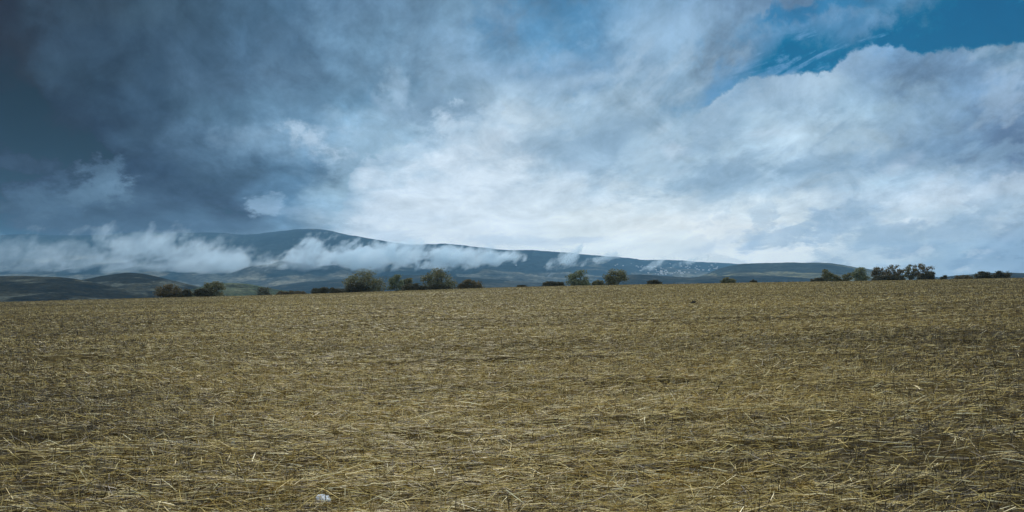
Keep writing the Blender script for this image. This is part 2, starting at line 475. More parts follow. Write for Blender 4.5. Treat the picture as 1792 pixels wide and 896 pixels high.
def material(name):
    m = bpy.data.materials.new(name)
    m.use_nodes = True
    n = NT(m.node_tree)
    bsdf = n.new('ShaderNodeBsdfPrincipled')
    out = n.new('ShaderNodeOutputMaterial')
    n.t.links.new(bsdf.outputs[0], out.inputs['Surface'])
    return m, n, bsdf


# ------------------------------------------------------------------ materials
def soil_material():
    m, n, b = material("field_soil")
    p = n.new('ShaderNodeNewGeometry').outputs['Position']
    a = n.noise(n.vmul(p, (0.9, 1.6, 1)), 1.0, 8, 0.65).outputs['Fac']
    s = n.noise(n.vmul(p, (14, 26, 14)), 1.0, 6, 0.7).outputs['Fac']
    L = n.noise(n.vmul(p, (0.035, 0.12, 0.1)), 1.0, 5, 0.55).outputs['Fac']
    c = n.ramp(s, [(0.35, (0.016, 0.011, 0.005)), (0.55, (0.046, 0.031, 0.012)), (0.66, (0.13, 0.092, 0.032)), (0.8, (0.30, 0.21, 0.075))])
    c = n.mix(n.smooth(a, 0.40, 0.66, 0.0, 0.35), c, (0.19, 0.13, 0.042))
    c = n.mix(n.smooth(L, 0.35, 0.65, 0.0, 0.2), c, (0.14, 0.10, 0.038))
    # the meadow that takes over past the field
    x, y, z = n.sep(p)
    d = n.m('SQRT', n.m('ADD', n.m('MULTIPLY', x, x), n.m('MULTIPLY', y, y)))
    f = n.noise(n.vmul(p, (0.004, 0.0025, 0.004)), 1.0, 4, 0.5).outputs['Fac']
    far = n.ramp(f, [(0.35, (0.026, 0.028, 0.016)), (0.47, (0.05, 0.05, 0.028)), (0.55, (0.035, 0.038, 0.02)), (0.62, (0.08, 0.078, 0.05))], 'CONSTANT')
    c = n.mix(n.smooth(d, 230, 250), c, far)
    n.put(b.inputs['Base Color'], c)
    b.inputs['Roughness'].default_value = 0.95
    b.inputs['Specular IOR Level'].default_value = 0.04
    bp = n.new('ShaderNodeBump')
    bp.inputs['Strength'].default_value = 0.6
    bp.inputs['Distance'].default_value = 0.03
    n.put(bp.inputs['Height'], s)
    n.put(b.inputs['Normal'], bp.outputs[0])
    return m


def straw_material():
    m, n, b = material("straw")
    a = n.new('ShaderNodeAttribute')
    a.attribute_name = 'tint'
    n.put(b.inputs['Base Color'], a.outputs['Color'])
    b.inputs['Roughness'].default_value = 0.5
    b.inputs['Specular IOR Level'].default_value = 0.25
    return m


def hill_material(name, forest, meadow, pale, thr=0.5, sc=1.0, band=(0.3, 2.0), field_h=None):
    """forest on the heights, meadows and strip fields lower down"""
    m, n, b = material(name)
    p = n.new('ShaderNodeNewGeometry').outputs['Position']
    x, y, z = n.sep(p)
    q = n.vec(n.m('MULTIPLY', x, 0.0022 * sc), n.m('MULTIPLY', y, 0.0011 * sc), n.m('MULTIPLY', z, 0.012 * sc))
    f = n.noise(q, 1.0, 6, 0.55, 0.4).outputs['Fac']
    fine = n.noise(p, 0.035 * sc, 6, 0.7).outputs['Fac']
    strip = n.noise(n.vec(n.m('MULTIPLY', x, 0.0055 * sc), n.m('MULTIPLY', y, 0.0035 * sc), n.m('MULTIPLY', z, 0.022 * sc)), 1.0, 3, 0.5, 0.6).outputs['Fac']
    me = n.mix(n.smooth(strip, 0.50, 0.56), meadow, pale)
    if field_h is not None:
        f = n.m('ADD', f, n.smooth(z, field_h[0], field_h[1], 0.16, -0.12, 'LINEAR'))
    c = n.mix(n.smooth(f, thr - 0.02, thr + 0.03), forest, me)
    big = n.noise(p, 0.006 * sc, 5, 0.6).outputs['Fac']
    k = n.m('MULTIPLY', n.smooth(fine, 0.33, 0.67, 0.15, 1.9, 'LINEAR'), n.smooth(big, 0.36, 0.64, 0.5, 1.5, 'LINEAR'))
    c = n.mix(1.0, c, n.vec(k, k, k), 'MULTIPLY')
    n.put(b.inputs['Base Color'], c)
    b.inputs['Roughness'].default_value = 1.0
    b.inputs['Specular IOR Level'].default_value = 0.0
    bp = n.new('ShaderNodeBump')
    bp.inputs['Strength'].default_value = 0.9
    bp.inputs['Distance'].default_value = 9.0
    n.put(bp.inputs['Height'], n.noise(p, 0.05, 4, 0.6).outputs['Fac'])
    n.put(b.inputs['Normal'], bp.outputs[0])
    return m


def leaf_material(name):
    m, n, b = material(name)
    a = n.new('ShaderNodeAttribute')
    a.attribute_name = 'tint'
    n.put(b.inputs['Base Color'], a.outputs['Color'])
    b.inputs['Roughness'].default_value = 0.6
    b.inputs['Specular IOR Level'].default_value = 0.3
    tr = n.new('ShaderNodeBsdfTranslucent')
    n.put(tr.inputs['Color'], a.outputs['Color'])
    ad = n.new('ShaderNodeMixShader')
    ad.inputs[0].default_value = 0.25
    n.t.links.new(b.outputs[0], ad.inputs[1])
    n.t.links.new(tr.outputs[0], ad.inputs[2])
    out = [k for k in n.t.nodes if k.bl_idname == 'ShaderNodeOutputMaterial'][0]
    n.t.links.new(ad.outputs[0], out.inputs['Surface'])
    return m


def bark_material():
    m, n, b = material("bark")
    p = n.new('ShaderNodeNewGeometry').outputs['Position']
    f = n.noise(n.vmul(p, (6, 6, 1.2)), 1.0, 5, 0.6).outputs['Fac']
    n.put(b.inputs['Base Color'], n.ramp(f, [(0.3, (0.022, 0.018, 0.013)), (0.7, (0.075, 0.062, 0.048))]))
    b.inputs['Roughness'].default_value = 0.9
    return m


def stone_material(name, c0, c1, sc=18.0):
    m, n, b = material(name)
    p = n.new('ShaderNodeTexCoord').outputs['Object']
    f = n.noise(p, sc, 8, 0.65).outputs['Fac']
    g = n.noise(p, sc * 3.1, 5, 0.6).outputs['Fac']
    c = n.ramp(f, [(0.32, c0), (0.62, c1)])
    c = n.mix(n.smooth(g, 0.58, 0.68, 0, 0.6), c, tuple(v * 0.45 for v in c0))
    n.put(b.inputs['Base Color'], c)
    b.inputs['Roughness'].default_value = 0.8
    bp = n.new('ShaderNodeBump')
    bp.inputs['Strength'].default_value = 0.5
    bp.inputs['Distance'].default_value = 0.006
    n.put(bp.inputs['Height'], g)
    n.put(b.inputs['Normal'], bp.outputs[0])
    return m


SOIL = soil_material()
STRAW = straw_material()
LEAF = leaf_material("leaves")
BARK = bark_material()

# ------------------------------------------------------------------ ground: one sheet from under the camera to the horizon
def build_ground():
    fr = np.radians(np.linspace(-48, 48, 700))
    bk = np.radians(np.linspace(48, 312, 90)[1:-1])
    ang = np.concatenate([fr, bk])
    r = np.concatenate([[0.4, 1.0, 1.8, 2.6], np.geomspace(3.2, 60, 330), np.geomspace(61, 460, 150), np.geomspace(480, 9400, 40)])
    A, R = np.meshgrid(ang, r)
    x, y = R * np.sin(A), R * np.cos(A)
    z = ground_z(x, y)
    na, nr = len(ang), len(r)
    v = np.stack([x, y, z], -1).reshape(-1, 3)
    i, j = np.meshgrid(np.arange(nr - 1), np.arange(na), indexing='ij')
    j2 = (j + 1) % na
    f = np.stack([i * na + j, (i + 1) * na + j, (i + 1) * na + j2, i * na + j2], -1).reshape(-1, 4)[:, ::-1]
    c = len(v)
    v = np.concatenate([v, [[0, 0, float(ground_z(0.0, 0.0))]]])
    o = mesh_obj("ground", v, f, SOIL, smooth=True)
    return tag(o, kind='structure')


build_ground()

# ------------------------------------------------------------------ hills and the mountain range, each its own relief
VALLEY = -46.0


class Hill:
    def __init__(self, name, D, front, back, pts, mat, rough=0.0, gully=0.0, power=1.25, seed=1, n_az=520, n_t=90, recede=0.0):
        self.recede = recede
        self.D, self.front, self.back, self.power = D, front, back, power
        self.gully, self.rough, self.seed = gully, rough, seed
        self.px = np.array([p[0] for p in pts], float)
        self.py = np.array([p[1] for p in pts], float)
        self.a0 = math.atan((self.px[0] - 896) / F)
        self.a1 = math.atan((self.px[-1] - 896) / F)
        az = np.linspace(self.a0, self.a1, n_az)
        t = np.concatenate([np.linspace(0, 1, n_t), np.linspace(1, 1.7, 22)[1:]])
        A, T = np.meshgrid(az, t)
        P = self.point(A, T)
        nt, na = A.shape
        i, j = np.meshgrid(np.arange(nt - 1), np.arange(na - 1), indexing='ij')
        f = np.stack([i * na + j, i * na + j + 1, (i + 1) * na + j + 1, (i + 1) * na + j], -1).reshape(-1, 4)
        o = mesh_obj(name, P.reshape(-1, 3), f, mat, smooth=True)
        tag(o, kind='structure')
        self.obj = o

    def ridge(self, A):
        px = 896 + F * np.tan(A)
        y = np.interp(px, self.px, self.py)
        for s in (6, 12):                                     # round the corners of the skyline
            y = (y + np.interp(px - s, self.px, self.py) + np.interp(px + s, self.px, self.py)) / 3
        return y

    def point(self, A, T):
        D = self.D + self.recede * sstep(896 + F * np.tan(A), 820, 1240)
        dist = np.where(T <= 1, self.front + (D - self.front) * T, D + (T - 1) / 0.7 * (self.back - self.D))
        py = self.ridge(A)
        zr = (YH - py) / F * D + EYE
        zr = zr + (fbm(A * self.D / 60, A * 0 + 3.3, 4, self.seed) - 0.5) * self.rough
        x, y = dist * np.tan(A), dist
        up = np.clip(T, 0, 1) ** self.power
        dn = 1 - sstep(T, 1.0, 1.7) * 0.9
        z = VALLEY - 6 + (zr - VALLEY + 6) * up * dn
        cut = np.clip(T * (1.0 - T) * 4, 0, 1) * (T <= 1)
        g = fbm(x / 420 + 5, y / 620, 5, self.seed + 9) - 0.62
        g2 = 1 - np.abs(fbm(x / 300, y / 900, 4, self.seed + 31) * 2 - 1)
        z = z + cut * self.gully * (g - 0.45 * g2 ** 2)
        return np.stack([x, y, z], -1)

    def find(self, px, py):
        """point of the front slope seen at photo pixel (px, py)"""
        A = math.atan((px - 896) / F)
        t = np.linspace(0.05, 1, 500)
        P = self.point(np.full_like(t, A), t)
        yy = YH - (P[:, 2] - EYE) / P[:, 1] * F
        k = int(np.argmin(np.abs(yy - py)))
        return P[k]


MT = hill_material("mountain_forest", (0.018, 0.025, 0.023), (0.058, 0.058, 0.044), (0.12, 0.112, 0.080), 0.54, 1.0, field_h=(-30, 190))
MR = hill_material("hill_meadow", (0.028, 0.033, 0.026), (0.066, 0.066, 0.042), (0.13, 0.12, 0.065), 0.47, 1.6, field_h=(-25, 90))
ML = hill_material("hill_scrub", (0.015, 0.013, 0.007), (0.034, 0.030, 0.017), (0.066, 0.066, 0.048), 0.52, 4.5)
MF = hill_material("foothill_woods", (0.018, 0.020, 0.016), (0.038, 0.038, 0.029), (0.056, 0.053, 0.038), 0.55, 2.2)
MG = hill_material("green_rise", (0.018, 0.018, 0.010), (0.055, 0.066, 0.038), (0.07, 0.075, 0.045), 0.43, 5.0, field_h=None)

range_pts = [(-500, 425), (-200, 412), (0, 411), (45, 409), (100, 412), (180, 411), (215, 408), (240, 405), (265, 406), (300, 408), (350, 407), (385, 407), (420, 411), (455, 409), (480, 405.5), (500, 403), (530, 400), (552, 399), (575, 403), (600, 409), (625, 414), (660, 419), (690, 425), (720, 428.5), (735, 428), (770, 426), (800, 427.5), (830, 431.5), (860, 435), (885, 438), (905, 438.5), (925, 437), (945, 438), (970, 440.5), (1000, 442.5), (1030, 446), (1060, 448.5), (1090, 450), (1120, 454.5), (1150, 455), (1200, 455.5), (1225, 459), (1260, 459.5), (1300, 463), (1360, 468), (1450, 476), (1600, 484), (1900, 490), (2300, 490)]
mountain = Hill("mountain_range", 6000, 2900, 6700, range_pts, MT, rough=9, gully=75, power=1.3, seed=3, n_az=900, n_t=130, recede=1700)
right_hill = Hill("meadow_hill", 4000, 2000, 5200, [(1020, 512), (1130, 502), (1190, 494), (1225, 484), (1245, 475), (1270, 466), (1295, 461.5), (1330, 461), (1365, 459.5), (1400, 459.5), (1440, 459), (1465, 462), (1500, 468), (1560, 477), (1640, 487), (1800, 498), (2100, 508)], MR, rough=5, gully=34, power=1.15, seed=8)
east_ridge = Hill("low_ridge", 2400, 1300, 3200, [(1520, 512), (1600, 494), (1640, 486), (1690, 480.5), (1745, 477), (1800, 478), (1900, 480), (2200, 486), (2700, 500)], ML, rough=3, gully=10, power=1.1, seed=12, n_az=260, n_t=50)
foothill = Hill("wooded_foothill", 2900, 1500, 3700, [(930, 520), (1000, 508), (1045, 497), (1070, 486), (1092, 480.5), (1120, 480), (1150, 482), (1200, 485.5), (1245, 483.5), (1300, 482), (1380, 484), (1500, 494), (1700, 512)], MF, rough=4, gully=14, power=1.2, seed=21, n_az=300, n_t=60)
slope_mid = Hill("valley_slope", 3300, 1600, 4200, [(360, 520), (430, 508), (520, 496), (610, 487), (720, 481), (800, 484), (880, 490), (960, 496), (1040, 500), (1160, 512)], MF, rough=3, gully=22, power=1.2, seed=27, n_az=300, n_t=60)
west_hill = Hill("dark_hill", 1700, 850, 2400, [(30, 512), (90, 500), (140, 489.5), (175, 483), (205, 478.5), (235, 477), (265, 480.5), (300, 490), (345, 501), (400, 510), (470, 520)], ML, rough=4, gully=12, power=1.15, seed=33, n_az=260, n_t=60)
far_west_hill = Hill("scrub_hill", 1300, 660, 1850, [(-900, 505), (-500, 494), (-200, 486), (0, 483.5), (35, 482), (75, 483), (105, 485), (160, 494), (230, 510), (300, 524)], ML, rough=4, gully=10, power=1.15, seed=37, n_az=300, n_t=60)
green_rise = Hill("green_rise", 1150, 620, 1600, [(290, 520), (330, 508), (370, 497), (395, 494), (425, 495), (450, 499), (480, 506), (530, 512), (600, 520)], MG, rough=2.0, gully=3, power=1.1, seed=44, n_az=200, n_t=50)

# ------------------------------------------------------------------ the air
def build_haze():
    lowest = min(v.co.z for o in COL.objects if o.type == 'MESH' for v in o.data.vertices)
    R, lo, hi = HAZE_R, lowest - 1.0, HAZE_TOP
    v = [(sx * R, sy * R, z) for z in (lo, hi) for sy in (-1, 1) for sx in (-1, 1)]
    f = [(0, 2, 3, 1), (4, 5, 7, 6), (0, 1, 5, 4), (1, 3, 7, 5), (3, 2, 6, 7), (2, 0, 4, 6)]
    m = bpy.data.materials.new("haze")
    m.use_nodes = True
    n = NT(m.node_tree)
    vol = n.new('ShaderNodeVolumePrincipled')
    vol.inputs['Color'].default_value = (0.34, 0.69, 1.0, 1)
    vol.inputs['Density'].default_value = HAZE
    vol.inputs['Anisotropy'].default_value = 0.0
    out = n.new('ShaderNodeOutputMaterial')
    n.t.links.new(vol.outputs[0], out.inputs['Volume'])
    o = mesh_obj("haze", v, f, m)
    tag(o, kind='stuff')


build_haze()


# ------------------------------------------------------------------ low clouds hugging the flank of the range
def ico(level=3):
    import bmesh
    bm = bmesh.new()
    bmesh.ops.create_icosphere(bm, subdivisions=level, radius=1.0)
    bm.verts.ensure_lookup_table()
    v = np.array([q.co[:] for q in bm.verts])
    f = np.array([[q.index for q in t.verts] for t in bm.faces])
    bm.free()
    return v, f


def cloud_material(name, dens, seed, fine=1.0, thr=0.42, tint=(0.86, 0.955, 1.0)):
    m = bpy.data.materials.new(name)
    m.use_nodes = True
    n = NT(m.node_tree)
    t = n.new('ShaderNodeTexCoord')
    o = t.outputs['Object']
    p = n.new('ShaderNodeNewGeometry').outputs['Position']
    L = n.new('ShaderNodeVectorMath', operation='LENGTH')
    n.put(L.inputs[0], o)
    # sheared so that the wisps lean up to the right
    x, y, z = n.sep(p)
    q = n.vec(n.m('MULTIPLY_ADD', z, -0.5, x), y, n.m('MULTIPLY', z, 1.0))
    a = n.noise(n.vadd(q, (seed * 997.0, 0, 0)), 0.0085 * fine, 8, 0.64, 0.08).outputs['Fac']
    fall = n.smooth(L.outputs['Value'], 0.15, 1.0, 0.18, -0.34, 'LINEAR')
    a = n.m('MULTIPLY_ADD', n.m('SUBTRACT', a, 0.5), 2.2, 0.5)
    k = n.m('ADD', a, fall)
    d = n.m('MULTIPLY', n.smooth(k, thr, thr + 0.19), dens)
    vol = n.new('ShaderNodeVolumePrincipled')
    vol.inputs['Color'].default_value = tint + (1,)
    vol.inputs['Anisotropy'].default_value = 0.2
    n.put(vol.inputs['Density'], d)
    out = n.new('ShaderNodeOutputMaterial')
    n.t.links.new(vol.outputs[0], out.inputs['Volume'])
    m.cycles.volume_step_rate = 0.35
    return m


ICO_V, ICO_F = ico(3)


def low_cloud(px, py, rx, ry, rot, D, depth, dens, seed, label, fine=1.0, thr=0.42):
    c = np.array(pix_at(px, py, D))
    sx, sz = rx * 1.35 / F * D, ry * 1.45 / F * D
    o = mesh_obj("low_cloud", ICO_V * 1.0, ICO_F, cloud_material("cloud_vapour", dens, seed, fine, thr), smooth=True)
    o.location = c
    o.scale = (sx, depth, sz)
    o.rotation_euler = (0, -math.radians(rot), 0)
    tag(o, label, "cloud", "low clouds along the mountain flank")


low_cloud(430, 464, 420, 20, 2, 4250, 200, 0.0042, 12, "thin pale veil of mist joining the cloud banks low on the flank", 0.6)
low_cloud(60, 446, 200, 38, 1, 4300, 260, 0.0026, 1, "broad dim cloud bank over the dark hills at the far end of the range", 0.8)
low_cloud(292, 437, 150, 38, -4, 4500, 240, 0.0048, 2, "lumpy grey cloud bank covering the ridge left of the summit", 0.9)
low_cloud(412, 458, 98, 27, -12, 4200, 160, 0.0065, 3, "thin torn cloud trailing below the saddle beside the summit", 1.3)
low_cloud(525, 446, 80, 21, 32, 4350, 150, 0.013, 4, "wispy cloud plume leaning up the slope under the summit", 1.4)
low_cloud(636, 454, 135, 28, 6, 4400, 200, 0.022, 5, "bright thick cloud bank on the flank right under the summit shoulder")
low_cloud(785, 451, 115, 20, 3, 4550, 180, 0.020, 6, "long white cloud bank above the tall leafy tree", 1.2)
low_cloud(862, 454, 55, 11, 6, 4500, 120, 0.020, 7, "small flat cloud at the end of the white bank", 1.4)
low_cloud(990, 455, 36, 15, 34, 4700, 130, 0.018, 8, "slanting white cloud rising across the low part of the ridge", 1.4)
low_cloud(1058, 451, 45, 7, 16, 4900, 100, 0.014, 9, "thin cloud streak just under the ridge line", 1.8)
low_cloud(1150, 461, 34, 7, 24, 4900, 90, 0.011, 10, "faint cloud wisp above the hillside village", 2.0)
low_cloud(1212, 456, 30, 7, 14, 5300, 90, 0.014, 11, "small cloud scrap on the ridge beside the meadow hill", 1.8)


# ------------------------------------------------------------------ the village on the far slope
def house_mesh(w, l, h, rh, mats):
    x, y = w / 2, l / 2
    v = [(-x, -y, -6), (x, -y, -6), (x, y, -6), (-x, y, -6), (-x, -y, h), (x, -y, h), (x, y, h), (-x, y, h),
         (-x - .5, -y - .4, h - .2), (x + .5, -y - .4, h - .2), (x + .5, y + .4, h - .2), (-x - .5, y + .4, h - .2), (-x - .5, 0, h + rh), (x + .5, 0, h + rh), (-x, 0, h + rh - .3), (x, 0, h + rh - .3)]
    f = [(0, 1, 5, 4), (1, 2, 6, 15, 5), (2, 3, 7, 6), (3, 0, 4, 14, 7), (8, 9, 13, 12), (10, 11, 12, 13)]
    # windows: shallow dark insets standing a little proud of the wall on the long side
    for k in range(3):
        cx = -x + w * (k + 0.5) / 3
        b = len(v)
        v += [(cx - .6, -y - .02, 1.1), (cx + .6, -y - .02, 1.1), (cx + .6, -y - .02, 2.5), (cx - .6, -y - .02, 2.5)]
        f.append((b, b + 1, b + 2, b + 3))
    return v, f, [0, 0, 0, 0, 1, 1, 2, 2, 2]


def build_village():
    mw, nw, bw = material("house_render")
    bw.inputs['Base Color'].default_value = (0.66, 0.66, 0.65, 1)
    mr, nr, br = material("house_roof")
    br.inputs['Base Color'].default_value = (0.24, 0.19, 0.17, 1)
    mg, ng, bgl = material("house_window")
    bgl.inputs['Base Color'].default_value = (0.03, 0.035, 0.04, 1)
    meshes = []
    for k, (w, l, h, rh) in enumerate([(13, 9, 6, 3), (18, 10, 6.5, 3), (11, 9, 5.5, 3.2)]):
        v, f, fm = house_mesh(w, l, h, rh, None)
        me = bpy.data.meshes.new("village_house")
        me.from_pydata(v, [], f)
        for q in (mw, mr, mg):
            me.materials.append(q)
        me.polygons.foreach_set('material_index', fm)
        meshes.append(me)
    rnd = random.Random(4)
    spots = []
    clusters = [(1180, 476, 46, 6, 34), (1205, 466, 40, 5, 16), (1120, 467, 40, 3.5, 10), (1240, 470, 22, 6, 12), (1085, 463, 18, 2, 4), (1150, 480, 30, 3, 12)]
    for cx, cy, sx, sy, k in clusters:
        for _ in range(k):
            spots.append((cx + rnd.gauss(0, sx * 0.6), cy + rnd.gauss(0, sy * 0.6)))
    proto = None
    for px, py in spots:
        if px > 1262 or py > 486 or py < 460.5:
            continue
        p = mountain.find(px, py)
        me = rnd.choice(meshes)
        if proto is None:
            proto = o = bpy.data.objects.new("village_house", me)
        else:
            o = proto.copy()
            o.data = me
        COL.objects.link(o)
        o.location = p
        o.rotation_euler = (0, 0, rnd.uniform(-0.6, 0.6))
        k_ = rnd.uniform(0.5, 0.95)
        o.scale = (k_, k_, k_)
        tag(o, "tiny pale house among the village houses on the far mountain slope", "house", "village houses on the far slope")
    p = mountain.find(903, 464.5)
    o = proto.copy()
    o.data = meshes[1]
    COL.objects.link(o)
    o.location = p
    tag(o, "lone white farmhouse on the bare slope under the end of the cloud bank", "house")
    del o['group']


build_village()


# ------------------------------------------------------------------ trees and bushes along the crest of the field
def tube(path, radii, sides=5):
    path = np.asarray(path, float)
    V, Fc = [], []
    for i, p in enumerate(path):
        t = path[min(i + 1, len(path) - 1)] - path[max(i - 1, 0)]
        t = t / (np.linalg.norm(t) + 1e-9)
        a = np.cross(t, (0.31, 0.95, 0.11))
        a /= np.linalg.norm(a) + 1e-9
        b = np.cross(t, a)
        for s in range(sides):
            w = 2 * math.pi * s / sides
            V.append(p + radii[i] * (math.cos(w) * a + math.sin(w) * b))
    for i in range(len(path) - 1):
        for s in range(sides):
            s2 = (s + 1) % sides
            Fc.append((i * sides + s, i * sides + s2, (i + 1) * sides + s2, (i + 1) * sides + s))
    return V, Fc


HUES = {'green': ((0.090, 0.112, 0.060), (0.23, 0.26, 0.145)), 'olive': ((0.085, 0.090, 0.044), (0.225, 0.22, 0.11)), 'brown': ((0.078, 0.064, 0.032), (0.170, 0.140, 0.070)), 'dark': ((0.042, 0.040, 0.021), (0.098, 0.092, 0.048))}


def plant(name, cat, px0, px1, ytop, D, style, hue, label, seed, lean=0.0):
    """style: tree (several stems, airy clumped crown), open (sparse crown with sky showing), bush (leafy to the ground)"""
    rng = np.random.default_rng(seed)
    pxc = (px0 + px1) / 2
    x = (pxc - 896) / F * D
    zb = float(ground_z(x, D, False)) - 0.05
    top = pix_at(pxc, ytop, D)[2]
    w = (px1 - px0) / F * D
    h = max(top - zb, 0.5)
    root = empty(name, (x, D, zb))
    tag(root, label, cat, "trees and bushes along the crest of the field")
    dep = min(w, max(h * 1.1, w * 0.5)) * 0.9
    # clump centres: fill an envelope with an uneven outline
    n_cl = {'tree': 34, 'open': 40, 'bush': 26}[style]
    n_cl = int(n_cl * max(1.0, w / h * 0.8))
    nl = max(2, int(round(w / max(h, 1) * 1.6 + 1)))
    lobes = []
    for k in range(nl):
        u = (k + 0.5) / nl * 2 - 1 + rng.uniform(-0.12, 0.12)
        hh = (1.0 - 0.42 * abs(u) ** 1.6 * rng.uniform(0.5, 1.2)) * rng.uniform(0.74, 1.0)
        lobes.append((u, rng.uniform(-0.25, 0.25), hh))
    j = int(np.argmin([abs(l[0] - lean) for l in lobes]))
    lobes[j] = (lobes[j][0], lobes[j][1], 1.0)
    tips = []
    for k in range(n_cl):
        u, v, hh = lobes[k % nl]
        low = {'tree': 0.07, 'open': 0.22, 'bush': 0.02}[style]
        fz = low + (1 - low) * rng.random() ** (0.75 if style != 'bush' else 0.95)
        lw = 1.0 / nl * 1.25 * math.sqrt(max(0.05, 1 - (max(fz - 0.45, 0) / 0.62) ** 2)) * (0.75 + 0.25 * min(1, fz / 0.4))
        a = rng.uniform(0, 2 * math.pi)
        r = math.sqrt(rng.random())
        cx = (u * (1 - 1.0 / nl) + lw * r * math.cos(a)) * w / 2
        cy = (v + lw * nl * 0.6 * r * math.sin(a)) * dep / 2
        if style == 'open':
            q = rng.normal(0, 1, 3)
            q *= rng.uniform(0.45, 1.0) ** 0.6 / np.linalg.norm(q)
            bulge = 1 + 0.16 * math.sin(3.1 * q[0] + seed) + rng.uniform(-0.08, 0.08)
            cx, cy, fz, hh = q[0] * w * 0.47 * bulge, q[1] * dep * 0.45, 0.56 + 0.43 * q[2] * bulge, 1.0
            fz = min(fz, 0.99)
        tips.append((cx, cy, fz * hh * h))
    tips = np.array(tips)
    tips[:, 0] = np.clip(tips[:, 0], -w * 0.46, w * 0.46)
    crad = {'tree': 0.085, 'open': 0.058, 'bush': 0.095}[style] * (h + min(w, 2 * h)) * 0.75
    # trunk: several tapered stems, limbs curving to the clumps
    V, Fc = [], []
    def add(path, rad, sides=5):
        a, b = tube(path, rad, sides)
        o = len(V)
        V.extend(a)
        Fc.extend([tuple(i + o for i in q) for q in b])
    ns = {'tree': max(2, nl), 'open': max(2, nl), 'bush': max(2, nl)}[style]
    r0 = 0.035 * h / math.sqrt(ns) + 0.03
    forks = []
    for k in range(ns):
        u = lobes[k % nl][0]
        bx = u * w * (0.10 if style != 'bush' else 0.3) + rng.uniform(-0.1, 0.1)
        fx = u * w * 0.30
        fh = h * rng.uniform(0.30, 0.42)
        fy = lobes[k % nl][1] * dep * 0.4
        p = [(bx, 0, -0.3), (bx + (fx - bx) * 0.25 + rng.uniform(-.1, .1), fy * 0.3, fh * 0.4), (bx + (fx - bx) * 0.6, fy * 0.7, fh * 0.75), (fx, fy, fh), (fx * 1.15, fy, fh * 1.6)]
        add(p, [r0, r0 * 0.85, r0 * 0.7, r0 * 0.55, r0 * 0.3], 7)
        forks.append((p[3], p[2]))
    for t in tips:
        k = int(np.argmin([abs(f[0][0] - t[0]) + 0.3 * abs(f[0][2] - t[2]) for f in forks]))
        s = np.array(forks[k][0] if t[2] > forks[k][0][2] else forks[k][1])
        mid = s * 0.45 + t * 0.55 + np.array([rng.uniform(-.2, .2), rng.uniform(-.2, .2), 0.06 * h])
        add([s, mid, t, t + (t - mid) * 0.25], [r0 * 0.40, r0 * 0.25, r0 * 0.12, 0.008], 4)
    mesh_obj("trunk", V, Fc, BARK, parent=root, smooth=True)
    # crown: leaf-sized faces, thick in the clumps, thin between them
    per = {'tree': 95, 'open': 34, 'bush': 120}[style]
    n = per * len(tips)
    ci = rng.integers(0, len(tips), n)
    off = rng.normal(0, 1, (n, 3)) * np.array([crad, crad, crad * 0.72]) * 0.62
    c = tips[ci] + off
    if style == 'bush':
        c[:, 2] = np.abs(c[:, 2])
    else:
        c = c[c[:, 2] > h * 0.05]
    c = c[c[:, 2] < h * 1.02]
    n = len(c)
    ci = ci[:n]
    size = rng.uniform(0.09, 0.21, n) * (0.75 + h / 14)
    d1 = rng.normal(0, 1, (n, 3))
    d1 /= np.linalg.norm(d1, axis=1)[:, None]
    d2 = np.cross(d1, rng.normal(0, 1, (n, 3)))
    d2 /= np.linalg.norm(d2, axis=1)[:, None] + 1e-9
    a = d1 * size[:, None]
    b = d2 * (size * 0.62)[:, None]
    v = np.stack([c - a, c + b - a * 0.1, c + a, c - b - a * 0.1], 1).reshape(-1, 3)
    f = np.arange(n * 4).reshape(-1, 4)
    o = mesh_obj("crown" if style != 'bush' else "foliage", v, f, LEAF, parent=root)
    h0, h1 = np.array(HUES[hue][0]), np.array(HUES[hue][1])
    tone = np.clip(rng.random(len(tips))[ci] * 0.6 + rng.random(n) * 0.45, 0, 1)[:, None]
    col = h0 + (h1 - h0) * tone
    warm = (rng.random(n) < 0.10)[:, None]
    col = np.where(warm, col * np.array([1.6, 1.15, 0.7]), col)
    at = o.data.color_attributes.new('tint', 'FLOAT_COLOR', 'POINT')
    at.data.foreach_set('color', np.concatenate([np.repeat(col, 4, 0), np.ones((n * 4, 1))], 1).astype(np.float32).ravel())
    return root


